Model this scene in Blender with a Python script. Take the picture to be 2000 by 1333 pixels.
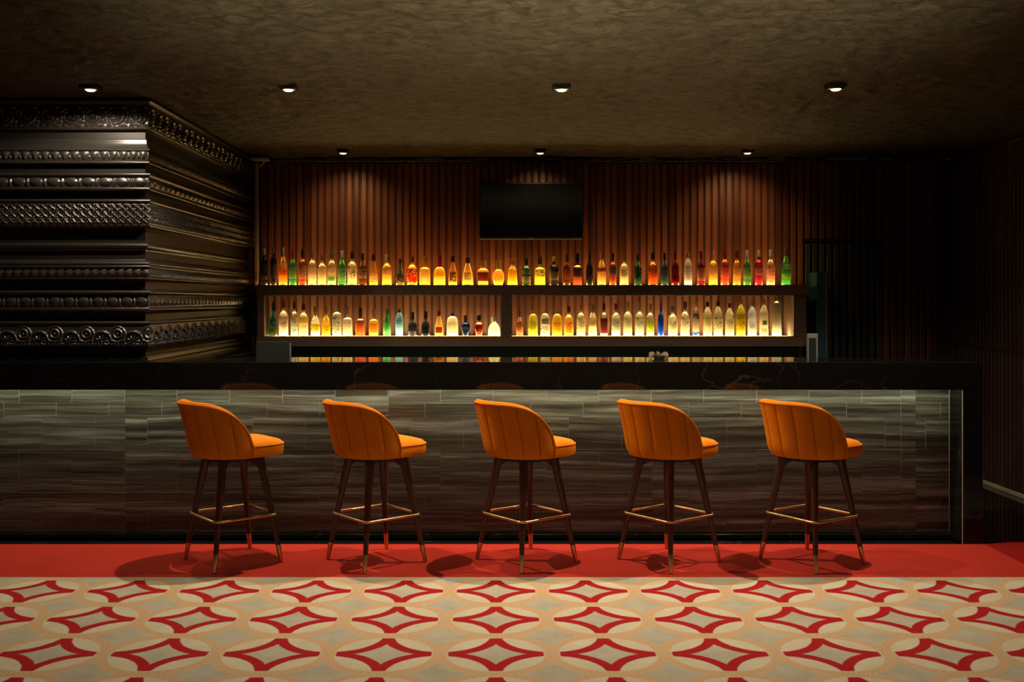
import bpy, math, random
import numpy as np
from mathutils import Vector, Matrix

# ---------------------------------------------------------------- scene, camera, light
for o in list(bpy.data.objects):
    bpy.data.objects.remove(o)
scene = bpy.context.scene
C = scene.collection
random.seed(7)
rng = np.random.default_rng(7)
PI = math.pi

F = 2030.0            # focal length in pixels of the 2000 px wide frame
EYE = 1.5
cam_d = bpy.data.cameras.new('camera')
cam = bpy.data.objects.new('camera', cam_d)
C.objects.link(cam)
cam.location = (0, 0, EYE)
cam.rotation_euler = (PI / 2, 0, 0)
cam_d.sensor_width = 36
cam_d.lens = F / 2000 * 36
cam_d.shift_x = 0.015
cam_d.shift_y = -0.0408
cam_d.clip_start = 0.05
scene.camera = cam

world = bpy.data.worlds.new('world')
scene.world = world
world.use_nodes = True
bg = world.node_tree.nodes['Background']
bg.inputs[0].default_value = (0.9, 0.8, 0.65, 1)
bg.inputs[1].default_value = 0.016

vs = scene.view_settings
vs.view_transform = 'Standard'
vs.look = 'None'
vs.exposure = 0.0
vs.gamma = 1.0
vs.use_curve_mapping = False
scene.cycles.use_denoising = True
scene.cycles.max_bounces = 8
scene.cycles.transparent_max_bounces = 24
scene.cycles.sample_clamp_indirect = 4.0
scene.cycles.caustics_reflective = False
scene.cycles.caustics_refractive = False

# room dimensions (metres; x right, y away from the camera, z up)
H = 2.739             # ceiling
YB = 9.21             # face of the slatted rear wall
XR = 3.99             # face of the slatted right wall
YC = 6.36             # front plane of the bar
WARM = (1.0, 0.81, 0.58)


def spot(name, loc, aim, power, angle, blend, radius=0.03, col=WARM):
    d = bpy.data.lights.new(name, 'SPOT')
    d.energy = power
    d.color = col
    d.spot_size = math.radians(angle)
    d.spot_blend = blend
    d.shadow_soft_size = radius
    o = bpy.data.objects.new(name, d)
    C.objects.link(o)
    o.location = loc
    v = Vector(aim) - Vector(loc)
    o.rotation_euler = v.to_track_quat('-Z', 'Y').to_euler()
    return o


# unseen spots added nearer the camera to fill carpet and stool backs
for x_, p_ in ((-2.6, 5), (-1.25, 9), (0.38, 12), (1.98, 12)):
    spot('lounge_fill_beam', (x_, 3.45, H - 0.03), (x_ * 0.97, 4.9, 0), p_, 85, 1.0, 0.05, (1.0, 0.82, 0.60))
# unseen upward spots added out of frame to brighten the ceiling
for x_, p_ in ((-0.45, 490), (0.85, 520)):
    spot('ceiling_fill_beam', (x_, 2.7, 0.3), (x_ * 1.1, 4.4, H), p_, 54, 1.0, 0.12, (1.0, 0.84, 0.60))

# ---------------------------------------------------------------- material helpers
MATS = {}


def new_mat(name):
    m = bpy.data.materials.new(name)
    m.use_nodes = True
    nt = m.node_tree
    b = nt.nodes['Principled BSDF']
    MATS[name] = m
    return m, nt, b


def N(nt, t, **kw):
    n = nt.nodes.new(t)
    for k, v in kw.items():
        setattr(n, k, v)
    return n


def L(nt, a, b):
    nt.links.new(a, b)


def math_n(nt, op, a, b=None, c=None):
    n = N(nt, 'ShaderNodeMath', operation=op)
    for i, v in enumerate((a, b, c)):
        if v is None:
            continue
        if isinstance(v, (int, float)):
            n.inputs[i].default_value = v
        else:
            L(nt, v, n.inputs[i])
    return n.outputs[0]


def mixc(nt, fac, a, b):
    n = N(nt, 'ShaderNodeMix', data_type='RGBA')
    for i, v in ((0, fac), (6, a), (7, b)):
        if isinstance(v, (int, float)):
            n.inputs[i].default_value = v
        elif isinstance(v, tuple):
            n.inputs[i].default_value = (*v[:3], 1)
        else:
            L(nt, v, n.inputs[i])
    return n.outputs[2]


def ramp(nt, fac, stops):
    n = N(nt, 'ShaderNodeValToRGB')
    e = n.color_ramp.elements
    while len(e) < len(stops):
        e.new(0.5)
    for i, (p, c) in enumerate(stops):
        e[i].position = p
        e[i].color = (*c, 1) if len(c) == 3 else c
    L(nt, fac, n.inputs[0])
    return n.outputs[0]


def coords(nt, scale=(1, 1, 1), kind='Object', loc=(0, 0, 0)):
    tc = N(nt, 'ShaderNodeTexCoord')
    mp = N(nt, 'ShaderNodeMapping')
    mp.inputs['Scale'].default_value = scale
    mp.inputs['Location'].default_value = loc
    L(nt, tc.outputs[kind], mp.inputs[0])
    return mp.outputs[0]


def geo_coords(nt, scale=(1, 1, 1)):
    g = N(nt, 'ShaderNodeNewGeometry')
    mp = N(nt, 'ShaderNodeMapping')
    mp.inputs['Scale'].default_value = scale
    L(nt, g.outputs['Position'], mp.inputs[0])
    return mp.outputs[0]


def noise(nt, vec, scale, detail=4, rough=0.5, dist=0.0):
    n = N(nt, 'ShaderNodeTexNoise')
    n.inputs['Scale'].default_value = scale
    n.inputs['Detail'].default_value = detail
    n.inputs['Roughness'].default_value = rough
    n.inputs['Distortion'].default_value = dist
    L(nt, vec, n.inputs['Vector'])
    return n.outputs[0]


def bump(nt, b, height, strength=0.5, dist=0.01):
    n = N(nt, 'ShaderNodeBump')
    n.inputs['Strength'].default_value = strength
    n.inputs['Distance'].default_value = dist
    L(nt, height, n.inputs['Height'])
    L(nt, n.outputs[0], b.inputs['Normal'])


def simple(name, col, rough=0.5, metal=0.0, spec=0.5, grain=0.0, gscale=30, gstretch=(1, 1, 1)):
    m, nt, b = new_mat(name)
    b.inputs['Roughness'].default_value = rough
    b.inputs['Metallic'].default_value = metal
    b.inputs['Specular IOR Level'].default_value = spec
    v = coords(nt, gstretch)
    n = noise(nt, v, gscale, 3)
    a = tuple(max(0, c * (1 - grain)) for c in col)
    z = tuple(min(1, c * (1 + grain)) for c in col)
    L(nt, mixc(nt, n, a, z), b.inputs['Base Color'])
    return m


def emis(name, col, strength):
    m, nt, b = new_mat(name)
    nt.nodes.remove(b)
    e = N(nt, 'ShaderNodeEmission')
    e.inputs[0].default_value = (*col, 1)
    e.inputs[1].default_value = strength
    L(nt, e.outputs[0], nt.nodes['Material Output'].inputs[0])
    return m


# ceiling: dark textured plaster
m, nt, b = new_mat('ceiling_plaster')
v = geo_coords(nt, (1, 1, 1))
v = geo_coords(nt, (0.75, 1.0, 1))
n1 = noise(nt, v, 11, 6, 0.66, 1.4)
n2 = noise(nt, v, 34, 4, 0.6, 0.8)
hsum = math_n(nt, 'ADD', n1, math_n(nt, 'MULTIPLY', n2, 0.45))
L(nt, mixc(nt, ramp(nt, n1, [(0.38, (0, 0, 0)), (0.62, (1, 1, 1))]), (0.025, 0.020, 0.0095), (0.072, 0.060, 0.031)), b.inputs['Base Color'])  # shade in the pits of the relief painted into the plaster colour
b.inputs['Roughness'].default_value = 0.62
b.inputs['Specular IOR Level'].default_value = 0.35
bump(nt, b, hsum, 1.0, 0.03)

# slat wood with a tone of its own per slat
def slat_mat(name, dark, light, rough):
    m, nt, b = new_mat(name)
    oi = N(nt, 'ShaderNodeObjectInfo')
    v = geo_coords(nt, (9, 9, 0.7))
    g = noise(nt, v, 7, 5, 0.6, 0.4)
    f = math_n(nt, 'ADD', math_n(nt, 'MULTIPLY', oi.outputs['Random'], 0.8), math_n(nt, 'MULTIPLY', g, 0.45))
    L(nt, ramp(nt, f, [(0.1, dark), (0.95, light)]), b.inputs['Base Color'])
    b.inputs['Roughness'].default_value = rough
    bump(nt, b, g, 0.15, 0.004)
    return m


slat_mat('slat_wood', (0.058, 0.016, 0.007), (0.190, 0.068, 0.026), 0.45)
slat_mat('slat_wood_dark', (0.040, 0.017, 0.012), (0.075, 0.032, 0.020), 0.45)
slat_mat('door_slat_wood', (0.030, 0.034, 0.036), (0.052, 0.056, 0.058), 0.45)
simple('wall_backing', (0.050, 0.014, 0.006), 0.7, grain=0.3)
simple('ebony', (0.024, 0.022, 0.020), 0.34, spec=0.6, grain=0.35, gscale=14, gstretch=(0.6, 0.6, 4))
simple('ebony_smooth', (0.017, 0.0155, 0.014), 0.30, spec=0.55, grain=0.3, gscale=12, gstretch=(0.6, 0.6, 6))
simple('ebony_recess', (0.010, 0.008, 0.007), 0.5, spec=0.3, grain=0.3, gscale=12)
simple('shelf_wood', (0.20, 0.120, 0.075), 0.5, grain=0.25, gscale=9, gstretch=(0.5, 3, 6))
simple('black_gloss', (0.006, 0.006, 0.007), 0.16, spec=0.5, grain=0.2)
simple('black_matte', (0.008, 0.008, 0.008), 0.5, grain=0.2)
simple('charcoal', (0.010, 0.012, 0.011), 0.7, spec=0.15, grain=0.2)
simple('grey_plastic', (0.13, 0.13, 0.115), 0.45, grain=0.1)
simple('teal_paint', (0.03, 0.11, 0.135), 0.4, grain=0.25)
simple('white_paint', (0.86, 0.83, 0.74), 0.4, grain=0.06)
simple('brass', (0.62, 0.43, 0.20), 0.30, metal=1.0, grain=0.15)
simple('gold_trim', (0.50, 0.42, 0.30), 0.45, metal=0.0, grain=0.15)
simple('leg_wood', (0.050, 0.014, 0.007), 0.33, grain=0.4, gscale=18, gstretch=(2, 2, 0.4))
simple('grout', (0.38, 0.37, 0.33), 0.7, grain=0.15)
simple('tan_paper', (0.10, 0.062, 0.03), 0.6, grain=0.2)
simple('steel', (0.35, 0.36, 0.36), 0.25, metal=1.0, grain=0.1)

# velvet of the stools
def velvet(name, c0, c1):
    m, nt, b = new_mat(name)
    v = coords(nt)
    n = noise(nt, v, 9, 4, 0.55)
    L(nt, mixc(nt, n, c0, c1), b.inputs['Base Color'])
    b.inputs['Roughness'].default_value = 0.75
    b.inputs['Specular IOR Level'].default_value = 0.12
    b.inputs['Sheen Weight'].default_value = 0.0
    b.inputs['Sheen Roughness'].default_value = 0.35
    b.inputs['Sheen Tint'].default_value = (1.0, 0.45, 0.10, 1)
    bump(nt, b, noise(nt, v, 260, 2), 0.12, 0.002)


velvet('orange_velvet', (0.50, 0.128, 0.001), (0.64, 0.190, 0.002))
velvet('orange_velvet_seam', (0.30, 0.060, 0.004), (0.36, 0.080, 0.006))

# black marble with thin pale veins
m, nt, b = new_mat('black_marble')
v = geo_coords(nt, (1, 1, 1))
d = noise(nt, v, 2.2, 6, 0.6)
vn = N(nt, 'ShaderNodeVectorMath', operation='ADD')
mv = N(nt, 'ShaderNodeVectorMath', operation='SCALE')
cn = N(nt, 'ShaderNodeTexNoise'); cn.inputs['Scale'].default_value = 1.7; cn.inputs['Detail'].default_value = 5
L(nt, v, cn.inputs['Vector'])
L(nt, cn.outputs['Color'], mv.inputs[0]); mv.inputs['Scale'].default_value = 0.9
L(nt, v, vn.inputs[0]); L(nt, mv.outputs[0], vn.inputs[1])
vo = N(nt, 'ShaderNodeTexVoronoi', feature='DISTANCE_TO_EDGE')
vo.inputs['Scale'].default_value = 2.1
L(nt, vn.outputs[0], vo.inputs['Vector'])
vein = ramp(nt, vo.outputs['Distance'], [(0.0, (1, 1, 1)), (0.012, (0, 0, 0))])
vein2 = math_n(nt, 'MULTIPLY', vein, ramp(nt, noise(nt, v, 3.1, 2), [(0.45, (0, 0, 0)), (0.75, (0.8, 0.8, 0.8))]))
L(nt, mixc(nt, vein2, (0.0065, 0.0065, 0.0060), (0.060, 0.058, 0.050)), b.inputs['Base Color'])
b.inputs['Roughness'].default_value = 0.06
b.inputs['Specular IOR Level'].default_value = 0.28

# streaked grey-brown stone of the bar front
m, nt, b = new_mat('streaked_stone')
oi = N(nt, 'ShaderNodeObjectInfo')
g = N(nt, 'ShaderNodeNewGeometry')
sep = N(nt, 'ShaderNodeSeparateXYZ'); L(nt, g.outputs['Position'], sep.inputs[0])
cmb = N(nt, 'ShaderNodeCombineXYZ')
slab = math_n(nt, 'FLOOR', math_n(nt, 'DIVIDE', math_n(nt, 'ADD', sep.outputs[0], 4.0), 1.66))
L(nt, math_n(nt, 'MULTIPLY', sep.outputs[0], 0.4), cmb.inputs[0])
L(nt, math_n(nt, 'MULTIPLY', slab, 3.7), cmb.inputs[1])
wob = noise(nt, g.outputs['Position'], 1.6, 3)
zz = math_n(nt, 'ADD', math_n(nt, 'MULTIPLY', sep.outputs[2], 15.0),
            math_n(nt, 'ADD', math_n(nt, 'MULTIPLY', wob, 0.7), math_n(nt, 'MULTIPLY', oi.outputs['Random'], 0.25)))
L(nt, zz, cmb.inputs[2])
s1 = noise(nt, cmb.outputs[0], 1.25, 8, 0.68, 0.25)
s2 = noise(nt, cmb.outputs[0], 5.5, 5, 0.65, 0.2)
fs = math_n(nt, 'ADD', math_n(nt, 'MULTIPLY', s1, 0.72), math_n(nt, 'MULTIPLY', s2, 0.28))
L(nt, ramp(nt, fs, [(0.36, (0.013, 0.010, 0.009)), (0.45, (0.042, 0.036, 0.034)), (0.52, (0.092, 0.086, 0.086)),
                    (0.58, (0.18, 0.178, 0.185)), (0.68, (0.38, 0.39, 0.42))]), b.inputs['Base Color'])
b.inputs['Roughness'].default_value = 0.33
b.inputs['Specular IOR Level'].default_value = 0.45

# red carpet
def red_carpet(name, c0, c1):
    m, nt, b = new_mat(name)
    v = geo_coords(nt)
    n = noise(nt, v, 3.0, 4)
    n3 = noise(nt, v, 260, 2)
    f = math_n(nt, 'ADD', math_n(nt, 'MULTIPLY', n, 0.7), math_n(nt, 'MULTIPLY', n3, 0.3))
    L(nt, mixc(nt, f, c0, c1), b.inputs['Base Color'])
    b.inputs['Roughness'].default_value = 0.95
    b.inputs['Specular IOR Level'].default_value = 0.1
    bump(nt, b, n3, 0.4, 0.004)


red_carpet('red_carpet', (0.30, 0.018, 0.012), (0.42, 0.030, 0.018))
red_carpet('red_carpet_dark', (0.20, 0.006, 0.006), (0.27, 0.009, 0.008))  # same carpet recipe in a darker tone, past the bar's right end

# patterned carpet: interlaced circles of diameter S, red outlined concave diamonds
S = 0.4735
Y0 = 5.342
m, nt, b = new_mat('patterned_carpet')
g = N(nt, 'ShaderNodeNewGeometry')
nz = N(nt, 'ShaderNodeTexNoise'); nz.inputs['Scale'].default_value = 30; nz.inputs['Detail'].default_value = 2
L(nt, g.outputs['Position'], nz.inputs['Vector'])
nzv = N(nt, 'ShaderNodeVectorMath', operation='MULTIPLY_ADD')
L(nt, nz.outputs['Color'], nzv.inputs[0]); nzv.inputs[1].default_value = (0.006, 0.006, 0); L(nt, g.outputs['Position'], nzv.inputs[2])
sep = N(nt, 'ShaderNodeSeparateXYZ'); L(nt, nzv.outputs[0], sep.inputs[0])
px = math_n(nt, 'DIVIDE', sep.outputs[0], S)
py = math_n(nt, 'DIVIDE', math_n(nt, 'SUBTRACT', sep.outputs[1], Y0), S)


def cell_d(ox):
    ax = math_n(nt, 'SUBTRACT', math_n(nt, 'FRACT', math_n(nt, 'ADD', px, 100.5 + ox)), 0.5)
    ay = math_n(nt, 'SUBTRACT', math_n(nt, 'FRACT', math_n(nt, 'ADD', py, 100.5 + ox)), 0.5)
    return math_n(nt, 'SQRT', math_n(nt, 'ADD', math_n(nt, 'MULTIPLY', ax, ax), math_n(nt, 'MULTIPLY', ay, ay)))


dA = cell_d(0.0)
dB = cell_d(0.5)
sm = lambda x, e: ramp(nt, math_n(nt, 'ADD', math_n(nt, 'SUBTRACT', x, e), 0.5), [(0.494, (0, 0, 0)), (0.506, (1, 1, 1))])
inA_out_B = sm(dB, 0.448)                       # concave diamond round A
red_m = math_n(nt, 'MULTIPLY', inA_out_B, math_n(nt, 'SUBTRACT', 1.0, sm(dB, 0.553)))
red_m = math_n(nt, 'MULTIPLY', red_m, math_n(nt, 'SUBTRACT', 1.0, sm(dA, 0.428)))
tan_m = math_n(nt, 'MULTIPLY', sm(dA, 0.440), math_n(nt, 'SUBTRACT', 1.0, sm(dA, 0.538)))
in_red = sm(dB, 0.553)
n_big = noise(nt, g.outputs['Position'], 7, 4, 0.6)
n_fine = noise(nt, g.outputs['Position'], 120, 3, 0.7)
cream = mixc(nt, n_big, (0.38, 0.33, 0.23), (0.56, 0.51, 0.38))
grey_c = mixc(nt, n_big, (0.25, 0.235, 0.18), (0.46, 0.425, 0.33))
tanc = mixc(nt, ramp(nt, n_fine, [(0.35, (0, 0, 0)), (0.65, (1, 1, 1))]), (0.42, 0.235, 0.115), (0.50, 0.385, 0.24))
redc = mixc(nt, n_fine, (0.25, 0.006, 0.009), (0.36, 0.010, 0.013))
outA = sm(dA, 0.538)
base = mixc(nt, in_red, cream, grey_c)
base = mixc(nt, outA, base, grey_c)
c1 = mixc(nt, red_m, base, redc)
c2 = mixc(nt, tan_m, c1, tanc)
L(nt, c2, b.inputs['Base Color'])
b.inputs['Roughness'].default_value = 0.95
b.inputs['Specular IOR Level'].default_value = 0.1
bump(nt, b, noise(nt, g.outputs['Position'], 320, 2), 0.5, 0.004)

# lamps
emis('lamp_glow', (1.0, 0.76, 0.36), 3.2)
emis('lamp_glow_soft', (1.0, 0.82, 0.50), 1.6)
emis('led_green_white', (0.90, 0.96, 0.54), 20)
emis('shelf_light_amber', (1.0, 0.55, 0.18), 42.0)
emis('shelf_light_white', (1.0, 0.78, 0.38), 58.0)

# ---------------------------------------------------------------- mesh helpers
class MB:
    def __init__(self):
        self.v = []
        self.f = []

    def box(self, x0, x1, y0, y1, z0, z1, bev=0.0):
        i = len(self.v)
        if bev <= 0:
            self.v += [(x, y, z) for z in (z0, z1) for y in (y0, y1) for x in (x0, x1)]
            for q in ((0, 2, 3, 1), (4, 5, 7, 6), (0, 1, 5, 4), (2, 6, 7, 3), (0, 4, 6, 2), (1, 3, 7, 5)):
                self.f.append(tuple(i + k for k in q))
            return self
        # chamfered box: 24 vertices
        c = ((x0 + x1) / 2, (y0 + y1) / 2, (z0 + z1) / 2)
        h = ((x1 - x0) / 2, (y1 - y0) / 2, (z1 - z0) / 2)
        bev = min(bev, min(h) * 0.9)
        idx = {}
        for sx in (-1, 1):
            for sy in (-1, 1):
                for sz in (-1, 1):
                    for ax in range(3):
                        s = (sx, sy, sz)
                        p = [c[k] + s[k] * (h[k] if k == ax else h[k] - bev) for k in range(3)]
                        idx[(sx, sy, sz, ax)] = len(self.v)
                        self.v.append(tuple(p))
        for ax in range(3):
            a, b_ = [k for k in range(3) if k != ax]
            for s in (-1, 1):
                loop = []
                for u, w in ((-1, -1), (1, -1), (1, 1), (-1, 1)):
                    k = [0, 0, 0]; k[ax] = s; k[a] = u; k[b_] = w
                    loop.append(idx[(*k, ax)])
                self.f.append(tuple(loop))
        for ax in range(3):     # edges along ax
            a, b_ = [k for k in range(3) if k != ax]
            for u in (-1, 1):
                for w in (-1, 1):
                    q = []
                    for s, face in ((-1, a), (1, a), (1, b_), (-1, b_)):
                        k = [0, 0, 0]; k[ax] = s; k[a] = u; k[b_] = w
                        q.append(idx[(*k, face)])
                    self.f.append(tuple(q))
        for sx in (-1, 1):
            for sy in (-1, 1):
                for sz in (-1, 1):
                    self.f.append(tuple(idx[(sx, sy, sz, k)] for k in range(3)))
        return self

    def grid(self, P, close_u=False, close_v=False):
        """P[i][j] -> points; quads between"""
        i0 = len(self.v)
        nu, nv = len(P), len(P[0])
        for r in P:
            self.v += [tuple(p) for p in r]
        for i in range(nu if close_u else nu - 1):
            for j in range(nv if close_v else nv - 1):
                a = i0 + i * nv + j
                b_ = i0 + i * nv + (j + 1) % nv
                c = i0 + ((i + 1) % nu) * nv + (j + 1) % nv
                d_ = i0 + ((i + 1) % nu) * nv + j
                self.f.append((a, d_, c, b_))
        return self

    def lathe(self, prof, n=24, cx=0, cy=0, expo=2.0, ry=1.0, cap0=True, cap1=True):
        """prof: (r, z) list; superellipse section of exponent expo, y radius ratio ry"""
        P = []
        for r, z in prof:
            row = []
            for k in range(n):
                t = 2 * PI * k / n
                ct, st = math.cos(t), math.sin(t)
                q = (abs(ct) ** expo + abs(st) ** expo) ** (-1 / expo)
                row.append((cx + r * q * ct, cy + r * ry * q * st, z))
            P.append(row)
        i0 = len(self.v)
        self.grid(P, close_v=True)
        if cap0:
            self.f.append(tuple(i0 + k for k in range(n)))
        if cap1:
            o = i0 + (len(P) - 1) * n
            self.f.append(tuple(o + n - 1 - k for k in range(n)))
        return self

    def tube(self, pts, rad, n=10, closed=False):
        pts = [Vector(p) for p in pts]
        m_ = len(pts)
        rad = rad if isinstance(rad, (list, tuple)) else [rad] * m_
        P = []
        up = Vector((0, 0, 1))
        for i, p in enumerate(pts):
            a = pts[(i - 1) % m_] if (closed or i > 0) else p
            c = pts[(i + 1) % m_] if (closed or i < m_ - 1) else p
            t = (c - a).normalized()
            s = t.cross(up)
            if s.length < 1e-3:
                s = t.cross(Vector((0, 1, 0)))
            s.normalize()
            w = s.cross(t)
            P.append([tuple(p + (s * math.cos(2 * PI * k / n) + w * math.sin(2 * PI * k / n)) * rad[i]) for k in range(n)])
        i0 = len(self.v)
        self.grid(P, close_u=closed, close_v=True)
        if not closed:
            self.f.append(tuple(i0 + k for k in range(n)))
            o = i0 + (m_ - 1) * n
            self.f.append(tuple(o + n - 1 - k for k in range(n)))
        return self

    def mesh(self, name, mat, smooth=False):
        me = bpy.data.meshes.new(name)
        me.from_pydata(self.v, [], self.f)
        me.update()
        import bmesh
        bm = bmesh.new(); bm.from_mesh(me)
        bmesh.ops.recalc_face_normals(bm, faces=bm.faces)
        bm.to_mesh(me); bm.free()
        if mat:
            me.materials.append(MATS[mat])
        if smooth:
            me.polygons.foreach_set('use_smooth', [True] * len(me.polygons))
            me.set_sharp_from_angle(angle=math.radians(38))
        return me

    def build(self, name, mat, parent=None, smooth=False, loc=None):
        return link(name, self.mesh(name, mat, smooth), parent, loc)


def link(name, data, parent=None, loc=None):
    o = bpy.data.objects.new(name, data)
    C.objects.link(o)
    if parent:
        o.parent = parent
    if loc is not None:
        o.location = loc
    return o


def tag(o, label=None, cat=None, group=None, kind=None):
    if label: o['label'] = label
    if cat: o['category'] = cat
    if group: o['group'] = group
    if kind: o['kind'] = kind
    return o


def thing(name, label, cat, loc=(0, 0, 0), rz=0.0, group=None):
    o = link(name, None, None, loc)
    o.rotation_euler = (0, 0, rz)
    o.empty_display_size = 0.1
    return tag(o, label, cat, group)


def copy_tree(o, parent=None):
    c = o.copy(); C.objects.link(c); c.parent = parent
    for ch in o.children:
        copy_tree(ch, c)
    return c


def at(x, y, d):
    """a point of the photograph at depth d, in metres"""
    return ((x - 970) * d / F, d, EYE + (585 - y) * d / F)


# ---------------------------------------------------------------- room shell
floor = MB().box(-5.5, XR + 0.2, -1.0, YB + 0.2, -0.12, -0.012).build('floor', 'black_marble')
tag(floor, 'black marble floor slab under the carpets and behind the bar', kind='structure')
def value_noise(U, V, f, seed):
    r = np.random.default_rng(seed).random((400, 400))
    u = U * f; v_ = V * f
    i = np.floor(u).astype(int); j = np.floor(v_).astype(int)
    a = u - i; b_ = v_ - j
    a = a * a * (3 - 2 * a); b_ = b_ * b_ * (3 - 2 * b_)
    g_ = lambda p, q: r[p % 400, q % 400]
    return (g_(i, j) * (1 - a) + g_(i + 1, j) * a) * (1 - b_) + (g_(i, j + 1) * (1 - a) + g_(i + 1, j + 1) * a) * b_


def ceiling_mesh():
    x0, x1, y0, y1, st = -4.2, XR + 0.1, 2.6, YB + 0.1, 0.026
    xs = np.arange(x0, x1, st); ys = np.arange(y0, y1, st)
    U, V = np.meshgrid(xs + 20, ys + 20, indexing='ij')
    wx = value_noise(U, V, 6, 5) * 0.10; wy = value_noise(U, V, 6, 6) * 0.10
    h = 0.55 * np.abs(value_noise(U + wx, (V + wy) * 1.1, 9, 1) - 0.5) * 2 + 0.45 * value_noise(U + wy, V + wx, 16, 2)
    h += 0.25 * value_noise(U, V, 1.3, 3)
    h = (h - h.min()) / (h.max() - h.min())
    mb = MB()
    Zc = H + 0.034 * h
    mb.grid([[(xs[i], ys[j], Zc[i, j]) for j in range(len(ys))] for i in range(len(xs))])
    mb.box(-5.5, XR + 0.2, -1.0, YB + 0.2, H + 0.035, H + 0.12)
    me = bpy.data.meshes.new('ceiling')
    me.from_pydata(mb.v, [], mb.f); me.update()
    me.materials.append(MATS['ceiling_plaster'])
    me.polygons.foreach_set('use_smooth', [True] * len(me.polygons))
    me.set_sharp_from_angle(angle=math.radians(60))
    return me


ceil = link('ceiling', ceiling_mesh())
tag(ceil, 'dark brown textured plaster ceiling', kind='structure')
wl = MB().box(-4.3, -4.2, -1.0, YB + 0.2, -0.012, H).build('wall_left', 'wall_backing')
tag(wl, 'dark left wall hidden behind the carved column', kind='structure')

PITCH = 0.0635
SLW, SLD = 0.045, 0.013
wb = MB().box(-4.2, XR + 0.06, YB + SLD, YB + SLD + 0.1, -0.012, H).build('wall_back', 'wall_backing')
tag(wb, 'dark reddish brown wall of vertical timber slats behind the bar', kind='structure')
DX0, DX1, DZ = 2.715, 3.395, 2.02


def slat_mesh(h, mat, axis='x', w=SLW, d=SLD, name='slat'):
    return MB().box(-w / 2, w / 2, 0, d, 0, h, 0.005).mesh(name, mat)


full = slat_mesh(H - 0.03, 'slat_wood')
short = slat_mesh(H - 0.03 - DZ - 0.012, 'slat_wood')
dslat = slat_mesh(DZ - 0.02, 'door_slat_wood')
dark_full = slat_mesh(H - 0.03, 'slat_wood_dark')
door = MB().box(DX0, DX1, YB + 0.020, YB + SLD, 0.0, DZ).build('door_1', 'black_matte')
tag(door, 'concealed slatted door with dark charcoal slats in the slat wall', kind='structure')
MB().box(DX0 - 0.012, DX1 + 0.012, YB - 0.006, YB + SLD, DZ - 0.006, DZ + 0.012, 0.002).build('door_frame', 'black_matte', door)
x = -2.16 + 0.03
while x < XR - 0.03:
    inside = DX0 - 0.01 < x < DX1 + 0.01
    if inside:
        link('slat', short, wb, (x, YB, DZ + 0.012))
        link('slat', dslat, door, (x, YB + 0.004, 0.0))
    else:
        link('slat', full, wb, (x, YB, 0.0))
    x += PITCH
# timber slats on the right wall
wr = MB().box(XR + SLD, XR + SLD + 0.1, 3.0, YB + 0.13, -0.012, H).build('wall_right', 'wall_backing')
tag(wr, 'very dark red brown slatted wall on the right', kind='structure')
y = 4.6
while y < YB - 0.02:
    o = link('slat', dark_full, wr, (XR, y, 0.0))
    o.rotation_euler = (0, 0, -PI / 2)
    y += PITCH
bb = MB().box(XR - 0.012, XR, 4.2, YB, -0.012, 0.022, 0.003).build('baseboard_right', 'gold_trim')
tag(bb, 'thin pale metal strip along the foot of the right wall', kind='structure')
rail = MB().box(XR - 0.010, XR, 4.2, YB, 1.09, 1.115, 0.003).build('trim_2', 'slat_wood_dark')
tag(rail, 'thin dark rail across the right slatted wall', kind='structure')
tr = MB().box(-2.13, XR, YB - 0.035, YB, H - 0.022, H, 0.004).build('trim_1', 'ceiling_plaster')
tag(tr, 'narrow shadow-gap trim between ceiling and slat wall', kind='structure')

# ---------------------------------------------------------------- carpets
YP = 5.607
pc = MB().box(-4.2, XR, -0.5, YP, -0.012, 0.0).build('patterned_carpet', 'patterned_carpet')
tag(pc, 'cream carpet with interlaced tan circles and red outlined diamonds', 'carpet')
rc = MB().box(-4.2, 2.985, YP, YC - 0.0005, -0.012, 0.001).build('red_carpet', 'red_carpet')
tag(rc, 'plain bright red carpet strip under the bar stools', 'carpet')
rd = MB().box(2.985, XR, YP, YC + 0.055, -0.012, 0.0).build('red_carpet', 'red_carpet_dark')
tag(rd, 'red carpet in a darker tone beyond the right end of the bar', 'carpet')

# ---------------------------------------------------------------- bar counter
XE0, XE1 = 2.851, 2.976          # black end leg
YT = 6.55                        # face of the stone tiles
bar = thing('bar_counter', 'long bar front clad in streaked grey brown stone tiles', 'bar', (0, YT, 0))
MB().box(-4.15, XE0, 0.002, 0.10, 0.0, 0.945).build('grout_backing', 'grout', bar)
MB().box(-4.15, XE0, -0.05, 0.0, 0.0, 0.030, 0.004).build('plinth', 'black_marble', bar)
tag(MB().box(-4.1, XE0 - 0.02, -0.135, -0.105, 0.955, 0.965, 0.002).build('led_strip', 'led_green_white', bar), 'glowing pale green light strip')
rows = [(0.032, 0.187), (0.187, 0.284), (0.284, 0.555), (0.555, 0.755), (0.755, 0.848), (0.848, 0.945)]
phase = [-2.533, -2.775, -2.678, -2.533, -2.775, -2.678]
split = [0.148, 0.055, None, 0.148, 0.055, None]
TW = 0.332
J = 0.0026
XS = XE0 - 0.303
for (z0, z1), ph, sp in zip(rows, phase, split):
    edges = [XE0] + ([XE0 - sp] if sp else []) + [XS]
    e = ph + TW * math.floor((XS - 0.03 - ph) / TW)
    while e > -4.14:
        edges.append(e)
        e -= TW
    edges.append(-4.15)
    cache = {}
    for a, b2 in zip(edges[1:], edges[:-1]):
        w = b2 - a
        if w < 0.02:
            continue
        key = round(w, 3)
        if key not in cache:
            cache[key] = MB().box(J / 2, w - J / 2, -0.001, 0.0015, z0 + J / 2, z1 - J / 2, 0.0012).mesh('tile', 'streaked_stone')
        link('tile', cache[key], bar, (a, 0, 0))

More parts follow.
